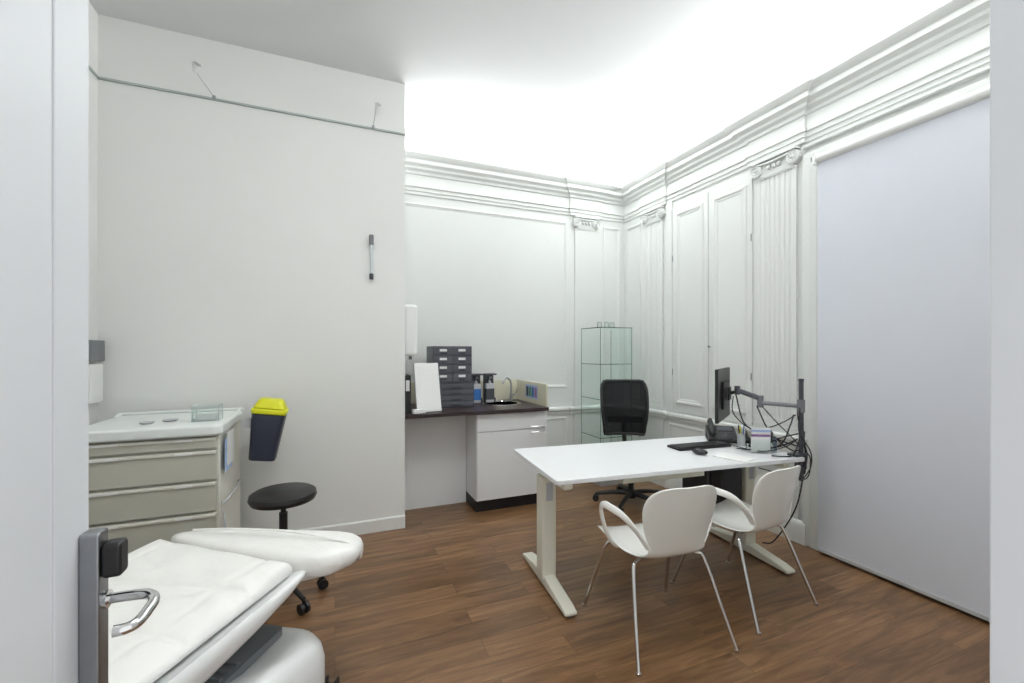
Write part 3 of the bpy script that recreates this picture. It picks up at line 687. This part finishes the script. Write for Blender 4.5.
MB().box((-.05,-.04,.002),(.05,.04,.045)).obj('pads',M_paper,ab,bevel=.006)
for i,(x,y,r_) in enumerate(((-.97,3.0,.036),(-.88,3.06,.040))):
    t_=thing('instrument_dish','shallow pale instrument dish on the trolley top','dish',(x,y,1.009),0,'dishes on the trolley')
    MB().lathe([(0,0),(r_*.7,0),(r_,.010),(r_*.96,.010),(r_*.66,.004),(0,.004)],seg=28).obj('dish',M_lgrey,t_)

# ---------------------------------------------------------------- treatment chair
ex=thing('treatment_chair','white upholstered treatment chair with moulded base cover','treatment chair',(-.535,1.65,0),-30.5)
def ztop(p): return .658-.03*max(0,p[1]-.3)/.3
def pad():
    mb=MB(); X0,X1=-.385,.273
    def yend(x): return .40-.11*(x-X0)/(X1-X0)
    def top(u,v):
        x=X0+(X1-X0)*u; y=-.74+(yend(x)+.74)*v
        eu=min(u,1-u)*(X1-X0); ev=min(v,1-v)*1.1
        d=min(eu,ev); h=.640+.022*(1-math.exp(-d/.022))
        for sy,k in ((.075,.016),(-.16,.014),(-.40,.016)):
            h-=k*math.exp(-(abs(y-sy-.02*u)/.012)**1.3)
        for sx in (-.29,.18):
            h-=.007*math.exp(-(abs(x-sx)/.008)**1.5)
        h+=.003*math.sin(60*y+8*x+2*math.sin(25*x))*math.exp(-((y-.05)/.12)**2)
        h+=.002*math.sin(33*x+21*y)
        return Vector((x,y,h))
    nu,nv=60,130
    g=[[mb.bm.verts.new(top(i/nu,j/nv)) for j in range(nv+1)] for i in range(nu+1)]
    for i in range(nu):
        for j in range(nv): mb.face([g[i][j],g[i+1][j],g[i+1][j+1],g[i][j+1]])
    loop=[g[i][0] for i in range(nu)]+[g[nu][j] for j in range(nv)]+[g[i][nv] for i in range(nu,0,-1)]+[g[0][j] for j in range(nv,0,-1)]
    cx,cy=-.05,-.18
    prev=loop
    for (k,z) in ((-.007,.632),(-.010,.620),(-.007,.608),(.004,.598)):
        new=[]
        for v in loop:
            d=Vector((cx-v.co.x,cy-v.co.y,0)).normalized(); new.append(mb.bm.verts.new((v.co.x+d.x*k,v.co.y+d.y*k,z)))
        mb.bridge(prev,new); prev=new
    mb.face(prev)
    return mb
pad().obj('padded_seat_and_back',M_uph,ex,angle=89)
lr=[(-.352,.43),(-.33,.53),(-.2,.575),(.079,.63),(.298,.635),(.40,.59),(.435,.50),(.425,.42),(.288,.32)]
lr3=[(p.x,p.y) for p in catmull([(a,b,0) for a,b in lr],4,True)]
MB().puff(lr3,lambda p:.572-.02*(p[1]>.5),ztop,.006,edge=.026,wr=.004).obj('leg_cushion',M_uph,ex,angle=89)
MB().tube([(-.30,.47,.657),(-.1,.49,.665),(.15,.50,.662),(.36,.49,.643),(.425,.48,.624)],.005,8).obj('seam',M_uph,ex)
MB().prism([(-.30,.44),(.05,.57),(.27,.57),(.36,.50),(.34,.43),(.25,.36)],.53,.575).obj('leg_support',M_exam,ex,bevel=.01,bseg=3)
mb=MB(); sec0=[(-.40,.625),(-.41,.58),(-.37,.53),(-.22,.50),(.10,.49),(.24,.495),(.31,.52),(.345,.565),(.350,.612),(.340,.628),(.325,.620),(.295,.594),(-.37,.594),(-.385,.628)]
rings=[]
for (y,kx,kz) in ((-.76,1,1),(-.4,1,1),(-.1,1,.97),(.08,.985,.85),(.20,.96,.62),(.30,.92,.40),(.345,.88,.30)):
    rings.append([mb.bm.verts.new((x*kx,y,.592+(z-.592)*kz)) for x,z in sec0])
for a,b in zip(rings,rings[1:]): mb.bridge(a,b)
mb.face(rings[0][::-1]); mb.face(rings[-1])
mb.obj('side_shell',M_exam,ex,angle=70)
MB().prism(rrect(-.25,-.35,.06,.20,.10),.36,.51).obj('lift_cover',M_exam,ex,bevel=.03,bseg=4)
ol=dens(rrect(-.27,-.72,.37,.48,.17,8),.04)
pr=((.0,0),(.0,.10),(.0,.55),(.10,.75),(.30,.90),(.65,.98),(1.0,1.0))
MB().puff(ol,.12,lambda p:.375-.055*max(0,p[1]-.2)/.28,.010,edge=.11,prof=pr).obj('base_cover',M_exam,ex,angle=89)
MB().prism(rrect(-.22,-.60,.30,.42,.10),.075,.125).obj('chassis',M_dgrey,ex,bevel=.005)
mb=MB().prism(rrect(.00,-.30,.225,.33,.02),.36,lambda p:.395-.04*max(0,p[1]-.1))
for i in range(12): mb.box((.015,-.27+i*.035,.385),(.21,-.258+i*.035,.3985))
mb.obj('step_plate',M_plate,ex,label='grey ribbed plate')
for x,y in ((-.20,-.45),(.27,-.45),(-.20,.36),(.345,.43)):
    MB().cyl((x-.017,y,.050),(x+.017,y,.050),.050,seg=26).box((x-.026,y-.028,.05),(x-.019,y+.028,.118)).box((x+.019,y-.028,.05),(x+.026,y+.028,.118)).obj('castor',M_black,ex)

# ---------------------------------------------------------------- lights
def area(name,loc,dirv,sx,sy,power,col=(1,1,1),spread=180):
    l=bpy.data.lights.new(name,'AREA'); l.shape='RECTANGLE'; l.size=sx; l.size_y=sy; l.energy=power; l.color=col; l.spread=math.radians(spread)
    o=bpy.data.objects.new(name,l); COL.objects.link(o); o.location=loc
    d=Vector(dirv).normalized(); z=-d
    x=Vector((1,0,0)) if abs(d.x)<.5 else Vector((0,1,0))
    x=(x-z*x.dot(z)).normalized(); y=z.cross(x)
    o.matrix_world=Matrix.Translation(loc)@Matrix((x,y,z)).transposed().to_4x4()
    o['label']='hidden cove light strip on top of the cornice'; o['category']='light'; o['kind']='structure'
    return o
area('cove_light',(1.86,YB-.05,3.338),(0,-1,.60),2.55,.05,30,(.965,.985,1),spread=120)
area('cove_light',(XR-.05,2.2,3.338),(-1,0,.60),3.9,.05,62,(.965,.985,1),spread=120)
w=bpy.data.worlds.new('World'); scene.world=w; w.use_nodes=True
w.node_tree.nodes['Background'].inputs[0].default_value=(.98,.99,1,1); w.node_tree.nodes['Background'].inputs[1].default_value=1.3

# ---------------------------------------------------------------- camera
cam=bpy.data.cameras.new('camera'); co=bpy.data.objects.new('camera',cam); COL.objects.link(co)
co.location=(0,0,1.42); co.rotation_euler=(math.radians(90),0,math.radians(-22.3))
cam.sensor_width=36; cam.lens=36*432/1024; cam.shift_y=8.5/1024; cam.clip_start=.02
scene.camera=co
scene.view_settings.view_transform='Standard'
scene.view_settings.exposure=0
